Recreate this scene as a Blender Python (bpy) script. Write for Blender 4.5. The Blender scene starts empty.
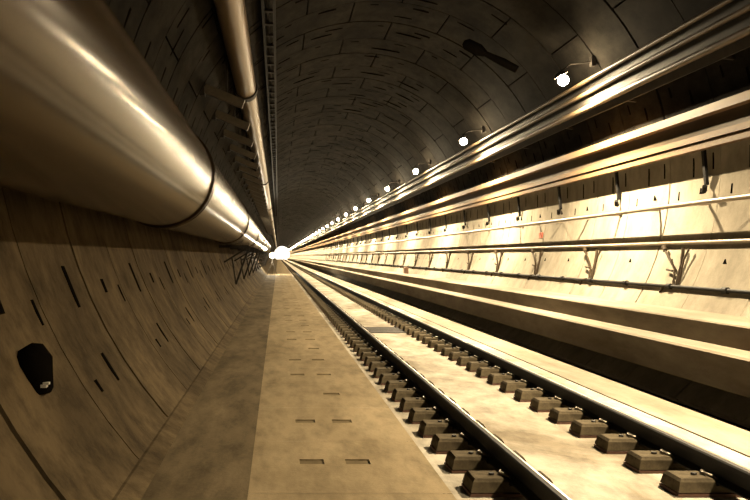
import bpy, math, random
from math import pi, sin, cos, radians as R_
from mathutils import Vector, Matrix
random.seed(7)
S = bpy.context.scene
COL = S.collection

# ------------------------------------------------------------------ layout
FPX, VPX, VPY, EYE = 760.0, 278.0, 256.5, 1.75
CX, CZ, RAD = 2.48, 3.30, 4.80        # tunnel bore
Y0, Y1 = -9.0, 470.0                   # extent along the tunnel
def bore(th, r=RAD):                   # th in degrees
    return (CX + r*cos(R_(th)), CZ + r*sin(R_(th)))
def theta_at(z, right=True, r=RAD):
    a = math.degrees(math.asin((z-CZ)/r))
    return a if right else 180-a
def wall_x(z, right=True, r=RAD):
    return bore(theta_at(z, right, r), r)[0]

# ------------------------------------------------------------------ materials
def new_mat(name):
    m = bpy.data.materials.new(name); m.use_nodes = True
    nt = m.node_tree
    return m, nt, nt.nodes['Principled BSDF']
def noise(nt, scale, detail=6, rough=.6, stretch=(1,1,1), dist=0.0):
    tc = nt.nodes.new('ShaderNodeTexCoord'); mp = nt.nodes.new('ShaderNodeMapping')
    mp.inputs['Scale'].default_value = stretch
    nt.links.new(tc.outputs['Object'], mp.inputs['Vector'])
    n = nt.nodes.new('ShaderNodeTexNoise'); n.inputs['Scale'].default_value = scale
    n.inputs['Detail'].default_value = detail; n.inputs['Roughness'].default_value = rough
    n.inputs['Distortion'].default_value = dist
    nt.links.new(mp.outputs['Vector'], n.inputs['Vector'])
    return n.outputs['Fac']
def ramp(nt, fac, stops):
    r = nt.nodes.new('ShaderNodeValToRGB'); e = r.color_ramp.elements
    while len(e) < len(stops): e.new(.5)
    for k, (p, c) in enumerate(stops):
        e[k].position = p; e[k].color = (c[0], c[1], c[2], 1)
    nt.links.new(fac, r.inputs['Fac']); return r.outputs['Color']
def mul(nt, a, b, f=1.0):
    x = nt.nodes.new('ShaderNodeMix'); x.data_type = 'RGBA'; x.blend_type = 'MULTIPLY'
    x.inputs['Factor'].default_value = f
    nt.links.new(a, x.inputs[6]); nt.links.new(b, x.inputs[7]); return x.outputs[2]
def bump(nt, bs, fac, strength=.3, dist=.02):
    b = nt.nodes.new('ShaderNodeBump'); b.inputs['Strength'].default_value = strength
    b.inputs['Distance'].default_value = dist
    nt.links.new(fac, b.inputs['Height']); nt.links.new(b.outputs['Normal'], bs.inputs['Normal'])
KA=.64                                  # scales surface colours down so bounced light stays weak
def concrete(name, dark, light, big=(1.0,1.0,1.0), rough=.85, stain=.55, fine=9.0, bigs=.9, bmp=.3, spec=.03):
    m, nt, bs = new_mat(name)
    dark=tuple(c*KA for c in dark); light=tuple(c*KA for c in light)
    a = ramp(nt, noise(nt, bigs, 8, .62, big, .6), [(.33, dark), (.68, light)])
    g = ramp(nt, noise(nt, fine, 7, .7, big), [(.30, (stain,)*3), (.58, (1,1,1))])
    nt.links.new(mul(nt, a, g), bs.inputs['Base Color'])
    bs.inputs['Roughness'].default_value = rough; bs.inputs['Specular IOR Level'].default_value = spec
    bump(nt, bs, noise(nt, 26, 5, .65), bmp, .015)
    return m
def plain(name, col, rough=.5, metal=0.0, var=.25, scale=6.0, stretch=(1,1,1), spec=.5):
    m, nt, bs = new_mat(name)
    col = tuple(c*KA for c in col) if metal<.9 else col
    lo = tuple(c*(1-var) for c in col); hi = tuple(min(1,c*(1+var)) for c in col)
    nt.links.new(ramp(nt, noise(nt, scale, 5, .6, stretch), [(.3, lo), (.7, hi)]), bs.inputs['Base Color'])
    bs.inputs['Roughness'].default_value = rough; bs.inputs['Metallic'].default_value = metal; bs.inputs['Specular IOR Level'].default_value = spec
    return m
def glow(name, col, strength):
    m, nt, bs = new_mat(name)
    bs.inputs['Base Color'].default_value = (.8,.8,.8,1)
    bs.inputs['Emission Color'].default_value = (*col,1); bs.inputs['Emission Strength'].default_value = strength
    return m
M = {}
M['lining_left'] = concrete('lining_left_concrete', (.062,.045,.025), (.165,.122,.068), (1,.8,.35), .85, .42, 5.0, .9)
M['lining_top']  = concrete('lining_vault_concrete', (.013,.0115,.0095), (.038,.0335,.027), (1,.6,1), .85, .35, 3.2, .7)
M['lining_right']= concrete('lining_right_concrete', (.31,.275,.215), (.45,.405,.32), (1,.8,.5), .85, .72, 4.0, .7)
M['grout']   = plain('dark_joint', (.004,.0037,.003), .95, spec=0)
M['pocket']  = plain('dark_pocket', (.006,.005,.004), .95, spec=0)
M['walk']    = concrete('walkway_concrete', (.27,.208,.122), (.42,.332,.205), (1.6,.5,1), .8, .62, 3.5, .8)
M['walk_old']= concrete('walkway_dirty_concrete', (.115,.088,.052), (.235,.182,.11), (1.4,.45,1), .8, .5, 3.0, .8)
M['bed']     = concrete('track_bed_concrete', (.28,.235,.17), (.72,.665,.56), (1,.55,1), .85, .55, 3.5, .9)
M['kerb']    = concrete('kerb_concrete', (.27,.23,.17), (.44,.39,.31), (1,.3,1), .85, .7, 4.0, .9)
M['bench']   = concrete('bench_concrete', (.24,.20,.15), (.38,.335,.265), (1,.25,1), .85, .7, 4.0, .8)
M['void']    = plain('dark_drain', (.012,.010,.008), .95, spec=0)
M['block']   = concrete('block_concrete', (.075,.06,.038), (.17,.138,.09), (1,1,1), .85, .5, 12, 3.0)
M['boot']    = plain('reddish_boot', (.13,.06,.036), .8)
M['rail']    = plain('rusty_rail', (.008,.007,.006), .75, .0, .4, 9)
M['polish']  = plain('polished_rail', (.62,.57,.48), .28, 1.0, .15, 3, (1,.05,1))
M['clip']    = plain('dull_clip_steel', (.30,.26,.20), .4, .8)
M['duct']    = plain('painted_duct', (.048,.031,.015), .22, .0, .25, 3.0, (1,.12,1), .35)
M['duct'].node_tree.nodes['Principled BSDF'].inputs['Specular Tint'].default_value=(1,.74,.44,1)
M['duct'].node_tree.nodes['Principled BSDF'].inputs['Specular IOR Level'].default_value=.2
M['pipe']    = plain('upper_pipe', (.30,.22,.14), .38, .3, .2, 3.0, (1,.1,1))
M['steel']   = plain('dark_steel', (.035,.030,.025), .6, .0, spec=.15)
M['arm']     = plain('bracket_steel', (.13,.105,.07), .5, .2)
M['black']   = plain('black_cable', (.012,.011,.010), .6, spec=.12)
M['tan']     = plain('tan_conduit', (.30,.24,.165), .40, .1, .15, 3, (1,.1,1))
M['service'] = plain('service_pipe_paint', (.085,.058,.030), .48, .0, .2, 3, (1,.1,1), .25)
M['trough']  = plain('trough_rail', (.21,.125,.055), .55, .0, .2, 3, (1,.08,1), .25)
M['panel']   = plain('trough_panel', (.13,.095,.06), .28, .4, .4, 3, (1,.1,1))
M['wire']    = plain('brown_wire', (.045,.030,.016), .7, spec=.1)
M['brownbox']= plain('brown_box', (.16,.075,.03), .6)
M['red']     = plain('red_plate', (.60,.16,.10), .6)
M['white']   = plain('white_glint', (.8,.77,.7), .5)
M['shade']   = plain('lamp_housing', (.10,.09,.075), .5, .4)
LAMP = (1.0,.79,.49)
M['bulb']    = glow('lit_bulb', LAMP, 1600)
M['flood']   = glow('lit_flood', (1,.87,.62), 1300)

# ------------------------------------------------------------------ mesh builder
class MB:
    def __init__(s): s.v=[]; s.f=[]; s.m=[]; s.sm=[]
    def add(s, vs, fs, mi=0, smooth=False):
        o=len(s.v); s.v += [tuple(p) for p in vs]
        for f in fs: s.f.append([i+o for i in f]); s.m.append(mi); s.sm.append(smooth)
    def box(s, x0,x1,y0,y1,z0,z1, mi=0, bev=0.0):
        if bev <= 0:
            v=[(x,y,z) for z in (z0,z1) for y in (y0,y1) for x in (x0,x1)]
            s.add(v, [(0,2,3,1),(4,5,7,6),(0,1,5,4),(2,6,7,3),(0,4,6,2),(1,3,7,5)], mi)
        else:                                   # chamfered top
            b=bev
            v=[(x0,y0,z0),(x1,y0,z0),(x1,y1,z0),(x0,y1,z0),(x0,y0,z1-b),(x1,y0,z1-b),(x1,y1,z1-b),(x0,y1,z1-b),
               (x0+b,y0+b,z1),(x1-b,y0+b,z1),(x1-b,y1-b,z1),(x0+b,y1-b,z1)]
            s.add(v,[(3,2,1,0),(0,1,5,4),(1,2,6,5),(2,3,7,6),(3,0,4,7),(4,5,9,8),(5,6,10,9),(6,7,11,10),(7,4,8,11),(8,9,10,11)],mi)
    def prism(s, prof, y0, y1, mi=0, smooth=False, mis=None, caps=True):   # prof: (x,z) counter-clockwise seen from -Y
        n=len(prof); v=[(x,y0,z) for x,z in prof]+[(x,y1,z) for x,z in prof]
        for k in range(n):
            j=(k+1)%n
            s.add([v[k],v[j],v[n+j],v[n+k]], [(0,1,2,3)], mis[k] if mis else mi, smooth)
        if caps: s.add(v, [tuple(range(n-1,-1,-1)), tuple(range(n,2*n))], mi)
    def rod(s, x, z, r, y0, y1, n=20, mi=0, caps=True):
        v=[(x+r*cos(2*pi*k/n), y, z+r*sin(2*pi*k/n)) for y in (y0,y1) for k in range(n)]
        s.add(v, [(k,(k+1)%n,n+(k+1)%n,n+k) for k in range(n)], mi, True)
        if caps: s.add(v, [tuple(range(n-1,-1,-1)), tuple(range(n,2*n))], mi)
    def tube(s, pts, r, n=8, mi=0):
        pts=[Vector(p) for p in pts]; rings=[]
        for k,p in enumerate(pts):
            t=(pts[min(k+1,len(pts)-1)]-pts[max(k-1,0)]).normalized()
            a=Vector((0,0,1)) if abs(t.z)<.9 else Vector((1,0,0))
            u=t.cross(a).normalized(); w=u.cross(t)
            rr = r[k] if isinstance(r,(list,tuple)) else r
            rings.append([p+u*rr*cos(2*pi*j/n)+w*rr*sin(2*pi*j/n) for j in range(n)])
        v=[q for g in rings for q in g]; f=[]
        for k in range(len(pts)-1):
            for j in range(n):
                f.append((k*n+j,k*n+(j+1)%n,(k+1)*n+(j+1)%n,(k+1)*n+j))
        s.add(v,f,mi,True)
        s.add(rings[0],[tuple(range(n-1,-1,-1))],mi); s.add(rings[-1],[tuple(range(n))],mi)
    def bar(s, a, b, w, h, mi=0):               # rectangular bar between two points
        a=Vector(a); b=Vector(b); t=(b-a).normalized()
        up=Vector((0,1,0)) if abs(t.y)<.9 else Vector((0,0,1))
        u=t.cross(up).normalized()*w/2; q=up*h/2
        v=[p+i*u+j*q for p in (a,b) for i,j in ((-1,-1),(1,-1),(1,1),(-1,1))]
        s.add(v,[(0,1,2,3),(7,6,5,4),(0,4,5,1),(1,5,6,2),(2,6,7,3),(3,7,4,0)],mi)
    def ball(s, c, r, nu=14, nv=8, mi=0, cap=None, axis=None, thick=0):
        v=[];f=[]
        top=pi if cap is None else cap
        ax=Vector(axis or (0,0,1)).normalized(); u=ax.orthogonal().normalized(); w=ax.cross(u)
        for i in range(nv+1):
            a=top*i/nv
            for j in range(nu):
                b=2*pi*j/nu
                v.append(Vector(c)+ax*r*cos(a)+(u*cos(b)+w*sin(b))*r*sin(a))
        for i in range(nv):
            for j in range(nu): f.append((i*nu+j,(i+1)*nu+j,(i+1)*nu+(j+1)%nu,i*nu+(j+1)%nu))
        s.add(v,f,mi,True)
    def build(s, name, mats, parent=None, loc=(0,0,0)):
        me=bpy.data.meshes.new(name); me.from_pydata(s.v,[],s.f)
        mats = mats if isinstance(mats,(list,tuple)) else [mats]
        for m in mats: me.materials.append(m)
        me.polygons.foreach_set('material_index', s.m); me.polygons.foreach_set('use_smooth', s.sm)
        me.update()
        o=bpy.data.objects.new(name,me); COL.objects.link(o); o.location=loc
        if parent: o.parent=parent
        return o
def tag(o, label=None, cat=None, group=None, kind=None):
    if label: o['label']=label
    if cat: o['category']=cat
    if group: o['group']=group
    if kind: o['kind']=kind
    return o
def empty(name, loc, label, cat, group=None):
    o=bpy.data.objects.new(name,None); o.empty_display_size=.2; COL.objects.link(o); o.location=loc
    return tag(o,label,cat,group)
def struct(o, label, cat): return tag(o,label,cat,None,'structure')
def copy_tree(o, parent=None):
    c=o.copy(); COL.objects.link(c)
    if parent: c.parent=parent
    for ch in list(o.children): copy_tree(ch,c)
    return c
ORD=['nearest','second','third','fourth','fifth','sixth','seventh','eighth','ninth','tenth','eleventh','twelfth']

# ------------------------------------------------------------------ lining of precast segments
RING, PH = 1.6, 4.5
def lining(name, t0, t1, mat, pockets, gap=.022):
    mb=MB()
    k0=int(math.floor((Y0-PH)/RING)); k1=int(math.ceil((Y1-PH)/RING))
    for k in range(k0,k1):
        ya,yb=PH+k*RING, PH+(k+1)*RING
        ga = gap if k%2==0 else gap*.35; gb = gap if (k+1)%2==0 else gap*.35
        ya+=ga; yb-=gb
        ya=max(ya,Y0); yb=min(yb,Y1)
        if yb-ya<.05: continue
        off = 0 if k%2==0 else 14
        joints=[t0]+[j for j in [off-90+28.8*q for q in range(14)] if t0+2<j<t1-2 and not (188<j<229) and not (-40<j<17)]+[t1]
        for a,b in zip(joints[:-1],joints[1:]):
            a2=a+(.22 if a>t0 else 0); b2=b-(.22 if b<t1 else 0)
            n=max(2,int((b2-a2)/4)); v=[]
            for i in range(n+1):
                x,z=bore(a2+(b2-a2)*i/n); v+= [(x,ya,z),(x,yb,z)]
            mb.add(v,[(2*i,2*i+1,2*i+3,2*i+2) for i in range(n)],0,True)
            # skirt down into the joint
            loop=[2*i for i in range(n+1)]+[2*i+1 for i in range(n,-1,-1)]
            ring=[v[i] for i in loop]; d=.06
            out=[]
            for (x,y,z) in ring:
                l=math.hypot(x-CX,z-CZ); out.append((CX+(x-CX)*(l+d)/l,y,CZ+(z-CZ)*(l+d)/l))
            m=len(ring)
            mb.add(ring+out,[(i,m+i,m+(i+1)%m,(i+1)%m) for i in range(m)],0)
    n=int((t1-t0)/5)
    v=[]
    for i in range(n+1):
        x,z=bore(t0+(t1-t0)*i/n,RAD+.055); v+=[(x,Y0,z),(x,Y1,z)]
    mb.add(v,[(2*i,2*i+1,2*i+3,2*i+2) for i in range(n)],1,True)
    def plug(th,y,pts,mi=2,lift=.006):           # flat dark pocket: pts are (along arc m, along Y m)
        top=[];bot=[]
        for (s,w) in pts:
            t=th+math.degrees(s/RAD)
            x,z=bore(t,RAD-lift); top.append((x,y+w,z)); x,z=bore(t,RAD+.03); bot.append((x,y+w,z))
        m=len(pts)
        mb.add(top,[tuple(range(m))],mi); mb.add(top+bot,[(i,(i+1)%m,m+(i+1)%m,m+i) for i in range(m)],mi)
    for p in pockets: plug(*p)
    return mb.build(name,[mat,M['grout'],M['pocket']])
slot=lambda l,w:[(-l/2,-w/2),(l/2,-w/2*.8),(l/2,w/2*.8),(-l/2,w/2)]
tri=lambda s:[(-s*.35,-s),(s*.6,-s*.1),(s*.6,.15*s),(-s*.35,.3*s)]
rnd=random.uniform
pl=[]
for k in range(-4,110):
    y=PH+k*RING
    if k%2==0:
        pl += [(202.5,y-.55,slot(.42,.10)),(212.5,y-.62,slot(.30,.09)),(203,y+.75,slot(.16,.13))]
    else:
        pl += [(204.5,y-.15,slot(.22,.06)),(213.5,y+.35,slot(.12,.08))]
    pl += [(186+rnd(-2,2),y+.5,slot(.25,.09)),(170,y+.3,slot(.3,.08)),(160,y+.9,slot(.3,.08))]
pr=[]
for k in range(-4,110):
    y=PH+k*RING
    pr += [(theta_at(2.86),y+.55,tri(.11)),(theta_at(1.66),y+1.0,tri(.085)),(theta_at(2.84),y+1.25,slot(.16,.05)),
           (theta_at(3.3),y+.8,slot(.34,.05)),(theta_at(3.35),y+.2,slot(.28,.045)),(theta_at(4.5),y+.6,slot(.25,.07)),(theta_at(4.7),y+1.2,slot(.2,.06))]
pc=[p for p in pr if p[0]>5]; pr=[p for p in pr if p[0]<=5]
for k in range(-2,110):
    y=PH+k*RING
    for j in range(7):
        th=58+14*j+(5 if k%2 else 0)+rnd(-2,2)
        pc.append((th,y+rnd(.2,.5),slot(rnd(.15,.5),rnd(.05,.12))))
        if random.random()<.4: pc.append((th+4,y+rnd(.8,1.2),slot(rnd(.3,.9),rnd(.04,.09))))
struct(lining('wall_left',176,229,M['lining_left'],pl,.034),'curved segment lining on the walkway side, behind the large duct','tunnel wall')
struct(lining('ceiling',5,176,M['lining_top'],pc,.036),'dark segmented vault overhead, with painted shade down to the trough','tunnel ceiling')  # dark tone reaches behind the trough to paint shade below the tray
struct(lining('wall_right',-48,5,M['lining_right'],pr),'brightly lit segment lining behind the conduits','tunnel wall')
b=MB(); pts=[bore(a,RAD+.2) for a in range(0,360,10)]
b.prism(pts,Y0-.3,Y0,0); struct(b.build('back_light_block',M['lining_top']),'added bulkhead behind the viewer that blocks stray sky light','tunnel wall')  # unseen bulkhead added to keep world light from leaking in behind the camera

# ------------------------------------------------------------------ floors
WX=1.25
b=MB()                                            # bright cover-slab strip with lifting slots
SL=1.55; ph=6.3-SL*10
xs=[-.215,.18,.38,.56,.76,WX]
nsl=int((Y1-ph)/SL)
for k in range(nsl):
    ya=ph+k*SL-.85; yb=ya+SL-.006
    if yb<Y0: continue
    ym=ph+k*SL; hy=.075
    both = (k%3!=0)
    for i in range(5):
        x0,x1=xs[i],xs[i+1]
        if (i==1 and both) or i==3:
            b.add([(x0,ya,.05),(x1,ya,.05),(x1,ym-hy,.05),(x0,ym-hy,.05)],[(0,1,2,3)])
            b.add([(x0,ym+hy,.05),(x1,ym+hy,.05),(x1,yb,.05),(x0,yb,.05)],[(0,1,2,3)])
            c=[(x0,ym-hy),(x1,ym-hy),(x1,ym+hy),(x0,ym+hy)]
            v=[(p[0],p[1],.05) for p in c]+[(p[0],p[1],.038) for p in c]
            b.add(v,[(4,5,6,7)],1); b.add(v,[(q,q+4,(q+1)%4+4,(q+1)%4) for q in range(4)],0)
        else:
            b.add([(x0,ya,.05),(x1,ya,.05),(x1,yb,.05),(x0,yb,.05)],[(0,1,2,3)])
    b.add([(xs[0],yb,.05),(WX,yb,.05),(WX,yb+.006,.035),(xs[0],yb+.006,.035)],[(0,1,2,3)],1)
    b.add([(WX,ya,.05),(WX,ya,-.05),(WX,yb,-.05),(WX,yb,.05)],[(0,1,2,3)])
M['slotdirt']=plain('slot_dirt',(.17,.132,.08),.9,spec=0)
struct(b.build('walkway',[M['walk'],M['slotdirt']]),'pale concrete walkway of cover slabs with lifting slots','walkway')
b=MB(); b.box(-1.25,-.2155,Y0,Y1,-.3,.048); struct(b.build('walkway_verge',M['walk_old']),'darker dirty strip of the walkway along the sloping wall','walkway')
b=MB(); b.prism([(-1.30,.03),(-.955,.045),(-1.09,.12),(-1.30,.12)],Y0,Y1); struct(b.build('trim_1',M['lining_left']),'rough concrete fillet between the left wall and the walkway','fillet')
b=MB(); b.box(WX-.02,4.10,Y0,Y1,-.3,0); b.box(-.3,WX-.02,Y0,Y1,-.3,-.02); struct(b.build('floor',M['bed']),'pale stained concrete track bed','track bed')
b=MB(); b.box(4.125,4.70,Y0,Y1,-.5,.004); struct(b.build('kerb_strip',M['kerb']),'bright concrete strip beyond the far rail','kerb')
b=MB(); b.box(4.70,6.3,Y0,Y1,-.6,-.42); struct(b.build('drain_channel',M['void']),'dark drain channel below the right bench','drain')
b=MB()
prof=[(5.3,.16),(5.95,.16),(5.95,-.45),(7.0,-.45),(7.0,.89),(5.77,.89),(5.75,.87),(5.75,.595),(5.33,.595),(5.30,.57)]
b.prism(prof[::1],Y0,Y1)
y=PH+1.0
struct(b.build('bench',M['bench']),'stepped concrete bench along the foot of the bright wall','bench')

# ------------------------------------------------------------------ rails
def rail(xc, label):
    b=MB(); z0=.08
    h=[(-.075,0),(.075,0),(.075,.012),(.012,.035),(.009,.115),(.036,.128),(.036,.160),(.026,.171),(.012,.171),(-.026,.171),(-.036,.160),(-.036,.128),(-.009,.115),(-.012,.035),(-.075,.012)]
    pr=[(xc+x,z0+z) for x,z in h]
    mis=[0]*15; mis[7]=1
    b.prism(pr,Y0+.1,Y1,0,False,mis)
    o=b.build('rail',[M['rail'],M['polish']]); tag(o,label,'rail','running rails of the track')
rail(1.782,'dark steel rail nearer the walkway'); rail(3.292,'dark steel rail farther from the walkway, beside the bright kerb strip')

# ------------------------------------------------------------------ rail blocks
def frus(b,z0,z1=.125):
    for xa,xb in ((-.335,-.055),(.145,.265)):
        v=[(xa,.0,z0),(xb,.0,z0),(xb,.27,z0),(xa,.27,z0),
           (xa+.018,.012,z1-.022),(xb,.012,z1-.022),(xb,.255,z1-.022),(xa+.018,.255,z1-.022),
           (xa+.036,.03,z1),(xb-.015,.03,z1),(xb-.015,.237,z1),(xa+.036,.237,z1)]
        b.add(v,[(3,2,1,0),(0,1,5,4),(1,2,6,5),(2,3,7,6),(3,0,4,7),(4,5,9,8),(5,6,10,9),(6,7,11,10),(7,4,8,11),(8,9,10,11)])
    b.box(-.055,.145,.006,.262,z0,.078)
def block_proto():
    b=MB(); frus(b,.03)
    root=b.build('rail_block',M['block'])
    b=MB(); b.box(-.339,.268,-.004,.274,-.002,.022); b.build('rubber_boot',M['boot'],root)
    for s in (-1,1):
        b=MB(); x=.042
        b.tube([(x+s*.05,.08,.105),(x+s*.08,.08,.128),(x+s*.12,.10,.14),(x+s*.13,.14,.138),(x+s*.11,.18,.14),(x+s*.06,.19,.112)],.012,6)
        b.build('rail_clip',M['clip'],root)
    b=MB(); b.tube([(-.15,.135,.122),(-.15,.135,.140)],.022,6); b.build('anchor_bolt',M['steel'],root)
    return root
proto=block_proto(); far_me=None
b=MB(); frus(b,0); farm=b.build('rail_block',M['block'])
used=False; fused=False
SP=.6
for row,(xc,rn) in enumerate(((1.74,'nearer the walkway'),(3.25,'farther from the walkway'))):
    for k in range(-4,146):
        y=5.53+SP*k
        if y<5.2: continue
        vis=k
        if k<34:
            o=proto if not used else copy_tree(proto); used=True
        else:
            o=farm if not fused else farm.copy()
            if fused: COL.objects.link(o)
            fused=True
        o.location=(xc,y,0)
        if vis==0: lab=f'nearest dark concrete block under the rail {rn}'
        elif vis<12: lab=f'{ORD[vis]} dark concrete block from the viewer under the rail {rn}'
        else: lab=f'small dark concrete block under the rail {rn}, past its twelve nearest'
        tag(o,lab,'rail block',f'concrete blocks under the rail {rn}')
b=MB()
k=146
while 5.53+SP*k<Y1-1:
    for xc in (1.74,3.25): b.box(xc-.36,xc-.055,5.53+SP*k,5.80+SP*k,0,.125)
    k+=1
tag(b.build('distant_rail_blocks',M['block']),'distant rail blocks merging into two lines towards the tunnel end','rail blocks','distant blocks under both rails','stuff')

# ------------------------------------------------------------------ drain grate in the track bed
g=empty('drain_grate',(2.50,18.0,0),'dark slatted drain grate set across the bed between the rails','grate')
b=MB(); b.box(-.45,.45,-.65,-.57,.0,.02); b.box(-.45,.45,.57,.65,0,.02); b.box(-.45,-.40,-.57,.57,0,.02); b.box(.40,.45,-.57,.57,0,.02); b.build('frame',M['steel'],g)
b=MB()
for k in range(7): b.box(-.40,.40,-.53+.16*k,-.44+.16*k,.0,.016)
b.build('slats',M['steel'],g)
# ------------------------------------------------------------------ left: large duct
DX,DZ,DR=-1.556,2.84,.68
d=empty('ventilation_duct',(DX,0,DZ),'large glossy tan duct along the upper part of the left wall','duct')
b=MB(); b.rod(0,0,DR,Y0+.1,92,64); b.build('duct_shell',M['duct'],d)
y=10.3-12.2
while y<92:
    b=MB(); b.rod(0,0,DR+.014,y-.13,y+.13,64); b.rod(0,0,DR+.028,y-.13,y-.07,64); b.rod(0,0,DR+.028,y+.07,y+.13,64)
    b.build('coupling_band',M['duct'],d); y+=12.2
y=4.0
while y<26:
    b=MB(); b.bar((-.50,y,.25),(-.85,y,.33),.12,.12); b.build('wall_saddle',M['steel'],d); y+=6.1
# triangular supports under the duct
first=None; k=0; y=26.5
while y<92:
    if first is None:
        t=empty('duct_support',(0,y,0),'','steel support')
        xw=-1.25
        b=MB(); b.bar((-2.06,0,2.10),(-1.0,0,2.10),.09,.09); b.build('cross_beam',M['steel'],t)
        b=MB(); b.bar((-1.0,0,2.10),(-1.47,0,.78),.07,.07); b.build('front_strut',M['steel'],t)
        b=MB(); b.bar((-1.88,0,1.55),(-1.06,0,2.06),.06,.06); b.bar((-1.6,0,1.72),(-1.47,0,.80),.05,.05); b.build('brace',M['steel'],t)
        first=t
    else: t=copy_tree(first); t.location=(0,y,0)
    t['label']=(f'{ORD[k]} dark triangular steel support under the large duct' if k else 'nearest dark triangular steel support under the large duct') if k<4 else 'distant dark triangular support under the large duct, past the four nearest'
    t['group']='steel supports under the large duct'; k+=1; y+=6.1

# ------------------------------------------------------------------ upper pipe, its arms, cable ladder
UX,UZ,UR=-.86,6.26,.27
d=empty('overhead_pipe',(UX,0,UZ),'tan pipe high on the left, above the large duct','pipe')
b=MB(); b.rod(0,0,UR,Y0+.1,Y1-6,40); b.build('pipe_shell',M['pipe'],d)
y=20.5
while y<180:
    b=MB(); b.rod(0,0,UR+.04,y-.2,y+.2,32); b.build('coupling_collar',M['steel'],d); y+=24.4
first=None;k=0;y=17.6
while y<120:
    if first is None:
        t=empty('pipe_bracket',(0,y,0),'','bracket')
        b=MB(); b.bar((-1.74,0,5.66),(-.80,0,5.27),.20,.16); b.build('cantilever_arm',M['arm'],t)
        b=MB(); b.bar((-1.19,0,5.42),(-1.19,0,6.4),.05,.05); b.build('hanger_rod',M['steel'],t)
        b=MB(); b.box(-1.80,-1.69,-.14,.14,5.46,5.86); b.build('wall_plate',M['steel'],t)
        first=t
    else: t=copy_tree(first); t.location=(0,y,0)
    t['label']=(f'{"nearest" if k==0 else ORD[k]} sloping steel bracket arm below the overhead pipe' + ('' if k==0 else ', counted from the viewer')) if k<6 else 'distant sloping bracket arm below the overhead pipe, past the six nearest'
    t['group']='bracket arms below the overhead pipe'; k+=1; y+=3.1
d=empty('cable_ladder',(-.2,0,7.02),'black cable ladder running overhead beside the upper pipe','cable ladder')
for s in (-1,1):
    b=MB(); b.box(s*.12-.03,s*.12+.03,Y0+.1,Y1-6,-.07,.07); b.build('side_rail',M['black'],d)
for k in range(100):
    b=MB(); b.box(-.13,.13,10+k*.9-.06,10+k*.9+.06,-.03,.02); b.build('rung',M['steel'],d)
b=MB(); b.rod(-.2-.035,7.087,.045,Y0+.1,Y1-6,10); tag(b.build('power_cable',M['black']),'black cable lying in the overhead cable ladder','cable')

# ------------------------------------------------------------------ right: lamps
LX,LZ=5.88,5.42
SPOT,AXIS=16000,-80
def lamp_proto():
    t=empty('tunnel_lamp',(LX,0,LZ),'','lamp')
    b=MB(); b.ball((.01,0,-.03),.11,16,10); b.build('bulb',M['bulb'],t)
    ld=bpy.data.lights.new('reflector_beam','SPOT'); ld.energy=SPOT; ld.color=LAMP; ld.spot_size=R_(172); ld.spot_blend=1.0; ld.shadow_soft_size=.03
    lo=bpy.data.objects.new('reflector_beam',ld); COL.objects.link(lo); lo.parent=t
    dv=Vector((cos(R_(AXIS)),0,sin(R_(AXIS)))); lo.location=Vector((.01,0,-.03))+dv*.125
    lo.rotation_euler=dv.to_track_quat('-Z','Y').to_euler()
    ax=(cos(R_(118)),0,sin(R_(118)))
    b=MB(); b.ball((0,0,0),.16,24,8,0,R_(62),ax); b.ball((0,0,0),.168,24,8,0,R_(62),ax); b.build('lamp_shade',M['shade'],t)
    b=MB(); b.tube([(-.04,0,.16),(.15,0,.30),(.62,0,.36)],.016,8); b.box(.58,.66,-.06,.06,.26,.46); b.build('bracket_arm',M['steel'],t)
    return t
lp=lamp_proto(); k=-2; n=0
while 15.7+8.4*(k)<Y1-2:
    y=15.7+8.4*k
    if y<Y0+.5: k+=1; continue
    t=lp if n==0 else copy_tree(lp); n+=1
    t.location=(LX,y,LZ)
    if k<0: lab='lit lamp of the right wall row, beside or behind the viewer'
    elif k<10: lab=('nearest visible lit lamp in the row high on the right wall' if k==0 else f'{ORD[k]} lit lamp from the viewer in the row high on the right wall')
    else: lab='distant lit lamp of the right wall row, past the ten nearest'
    tag(t,lab,None,'lit lamps along the right wall'); k+=1

# ------------------------------------------------------------------ right: tray and pipes below the lamps
t=empty('cable_tray',(0,0,0),'dark cable tray behind the three pipes below the lamps','cable tray')
b=MB(); b.prism([(6.47,5.42),(6.49,5.42),(6.69,4.72),(6.66,4.72)][::-1],Y0+.1,Y1-4); b.build('tray_plate',M['steel'],t)
for k in range(60):
    y=PH+.8+3.2*k
    b=MB(); b.bar((6.68,y,4.84),(wall_x(4.80)-.02,y,4.80),.05,.06); b.build('tray_arm',M['steel'],t)
    b=MB(); b.bar((6.50,y,5.40),(wall_x(5.40)-.02,y,5.40),.05,.06); b.build('tray_arm',M['steel'],t)
for (x,z,r,lab) in ((6.36,5.37,.042,'uppermost of the three pipes just below the lamps'),(6.46,5.165,.045,'middle of the three pipes just below the lamps'),(6.52,4.88,.06,'lowest and brightest of the three pipes just below the lamps')):
    b=MB(); b.rod(x,z,r,Y0+.1,Y1-4,16); tag(b.build('service_pipe',M['service']),lab,'pipe','pipes just below the lamps')

# ------------------------------------------------------------------ right: deep trough
t=empty('cable_trough',(0,0,0),'deep tan trough with bright upper and lower edges along the right wall','cable trough')
b=MB(); b.box(6.90,7.12,Y0+.1,Y1-4,4.05,4.19); b.build('upper_rail',M['trough'],t)
b=MB(); b.box(7.06,7.10,Y0+.1,Y1-4,3.74,4.06); b.build('back_panel',M['panel'],t)
b=MB(); b.box(6.97,7.14,Y0+.1,Y1-4,3.66,3.76); b.box(7.0,7.14,Y0+.1,Y1-4,3.53,3.64); b.build('lower_rail',M['trough'],t)
for k in range(60):
    y=PH+.4+3.2*k
    b=MB(); b.box(7.08,wall_x(4.10)-.01,y-.04,y+.04,3.60,4.10); b.build('wall_cleat',M['steel'],t)
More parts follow.
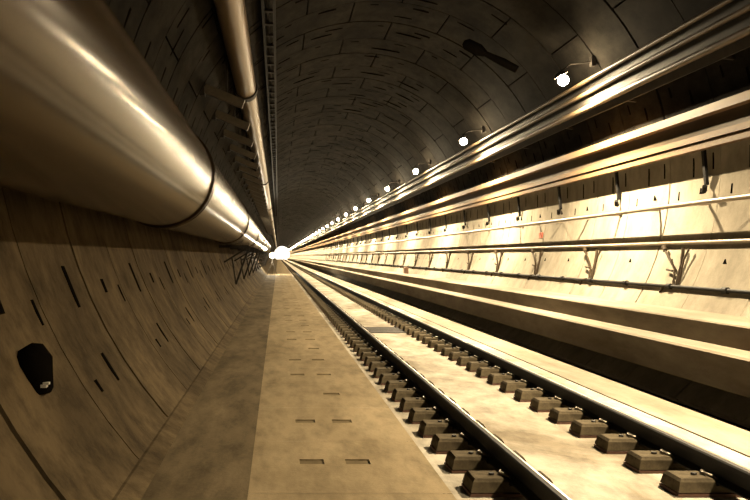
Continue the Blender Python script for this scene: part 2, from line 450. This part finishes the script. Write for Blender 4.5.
# hangers under the trough
first=None;k=0;y=12.8
while y<120:
    if first is None:
        h=empty('wall_hanger',(0,y,0),'','hanger')
        b=MB()
        b.bar((7.16,0,3.62),(7.22,0,2.95),.05,.07); b.build('strap',M['black'],h)
        b=MB(); b.tube([(7.22,0,3.0),(7.17,-.03,2.86),(7.12,-.10,2.84),(7.10,-.16,2.92)],.04,8); b.build('hook',M['black'],h); first=h
    else: h=copy_tree(first); h.location=(0,y,0)
    h['label']=(f'{"nearest" if k==0 else ORD[k]} black hanger strap below the deep trough' + ('' if k==0 else ', counted from the viewer')) if k<6 else 'distant black hanger strap below the deep trough, past the six nearest'
    h['group']='hangers below the deep trough'; k+=1; y+=3.3

# ------------------------------------------------------------------ right: rails and cables on the bright wall
def long_pipe(name,x,z,r,mat,lab,cat,cl=None,clm=None,y0=PH):
    t=empty(name,(x,0,z),lab,cat)
    b=MB(); b.rod(0,0,r,Y0+.1,Y1-4,14); b.build('pipe_run',mat,t)
    for k in range(60):
        y=y0+1.65*k; xw=wall_x(z)-x
        b=MB(); b.box(-.0,xw-.012,y-.02,y+.02,-r*.6,r*.6)
        if cl: b.rod(0,0,r*cl,y-.06,y+.06,10)
        b.build('wall_clip',clm or mat,t)
    return t
long_pipe('handrail',6.90,2.63,.040,M['tan'],'pale tubular handrail across the bright wall','handrail')
long_pipe('conduit',7.055,1.985,.034,M['tan'],'pale conduit below the shadow of the handrail','conduit')
long_pipe('ground_cable',6.77,1.235,.030,M['black'],'black cable low on the bright wall with clamps','cable',1.7,M['black'],PH+.4)
# forked wire drops
first=None;k=0;y=13.2
while y<110:
    if first is None:
        h=empty('wire_drop',(0,y,0),'','wire drop')
        b=MB(); b.tube([(6.98,.55,1.90),(6.95,.30,1.72),(6.87,-.05,1.52),(6.80,-.12,1.25)],.022,6); b.tube([(6.99,.58,1.93),(6.98,.50,1.86)],.045,6); b.build('slanting_wire',M['wire'],h)
        b=MB(); b.tube([(6.99,-.10,1.90),(6.92,-.16,1.6),(6.80,-.22,1.25)],.028,6); b.tube([(6.99,-.30,1.90),(6.92,-.24,1.7),(6.82,-.26,1.28)],.018,6); b.build('hanging_wire',M['wire'],h)
        b=MB(); b.tube([(6.88,.25,1.52),(6.84,-.02,1.50)],.02,6); b.build('cross_wire',M['wire'],h); b=MB(); b.tube([(6.76,.25,1.12),(6.76,.12,1.24),(6.76,-.1,1.26)],.022,6); b.build('tie',M['wire'],h); first=h
    else: h=copy_tree(first); h.location=(0,y,0)
    h['label']=(f'{"nearest" if k==0 else ORD[k]} forked brown wire drop above the low black cable'+('' if k==0 else ', counted from the viewer')) if k<6 else 'distant forked wire drop above the low black cable, past the six nearest'
    h['group']='wire drops on the bright wall'; k+=1; y+=3.55
t=empty('junction_box',(6.50,38.6,1.06),'small brown box on the low black cable of the bright wall','junction box')
b=MB(); b.box(-.08,.08,-.26,.26,-.20,.16,0,.02); b.build('box_body',M['brownbox'],t)
b=MB(); b.box(-.095,-.078,-.22,.22,-.17,.12); b.build('lid',M['brownbox'],t)
b=MB(); b.box(-.012,.02,-.12,.12,-.08,.08,0,.008); o=b.build('marker_plate',M['red'],None,(wall_x(2.33)-.02,20.7,2.33)); tag(o,'small reddish marker plate on the bright wall above the pale conduit','marker plate')

# ------------------------------------------------------------------ left wall box and vault fitting
t=empty('wall_box',(-1.68,5.25,.98),'dark rounded wall box with a painted white highlight low on the left wall','wall box')
b=MB(); b.tube([(0,0,-.17),(0,0,-.15),(-.02,0,.05),(-.05,0,.11),(-.07,0,.14)],[.11,.125,.14,.115,.06],14); b.build('box_shell',M['pocket'],t)
b=MB(); b.box(.06,.125,-.09,-.06,-.10,-.085); b.box(.06,.11,-.10,-.06,-.12,-.10); b.build('glint',M['white'],t)  # white chips painted on as the shell's highlight
fx,fz=bore(53.5,RAD-.55)
t=empty('vault_fitting',(fx,18.8,fz),'dark elongated fitting on the vault above the nearest lamp','ceiling fitting')
b=MB(); b.tube([(-.42,0,.33),(-.34,0,.29),(-.05,0,.14),(.12,0,.05)],[.06,.14,.15,.08],12); b.build('fitting_body',M['pocket'],t)
b=MB(); b.tube([(.06,0,.08),(.55,0,-.16),(.90,0,-.34)],[.06,.10,.09],10); b.build('fitting_arm',M['pocket'],t)

# ------------------------------------------------------------------ far work light
t=empty('work_light',(-.55,72,.05),'bright work light standing on the walkway close to the far end of the duct','work light')
b=MB()
for a in (90,210,330): b.tube([(0,0,1.2),(.55*cos(R_(a)),.55*sin(R_(a)),0)],.025,6)
b.tube([(0,0,1.1),(0,0,1.75)],.03,8); b.build('tripod',M['steel'],t)
b=MB(); b.ball((0,-.12,1.80),.24,18,10); b.build('lamp_head',M['flood'],t)

# ------------------------------------------------------------------ world, camera, view
w=bpy.data.worlds.new('world'); S.world=w; w.use_nodes=True
bg=w.node_tree.nodes['Background']; bg.inputs['Color'].default_value=(1,.93,.78,1); bg.inputs['Strength'].default_value=4.0
cam=bpy.data.cameras.new('camera'); co=bpy.data.objects.new('camera',cam); COL.objects.link(co)
co.location=(0,0,EYE); co.rotation_euler=(pi/2,0,0)
cam.sensor_width=36; cam.lens=36*FPX/750; cam.shift_x=(375-VPX)/750; cam.shift_y=(VPY-250)/750
cam.clip_start=.05; cam.clip_end=1000
S.camera=co
v=S.view_settings; v.view_transform='Standard'; v.look='None'; v.gamma=1; v.exposure=-0.9; v.use_curve_mapping=False
S.cycles.max_bounces=7; S.cycles.diffuse_bounces=1; S.cycles.sample_clamp_indirect=4; S.cycles.use_denoising=True
S.cycles.use_light_tree=True; S.cycles.caustics_reflective=False
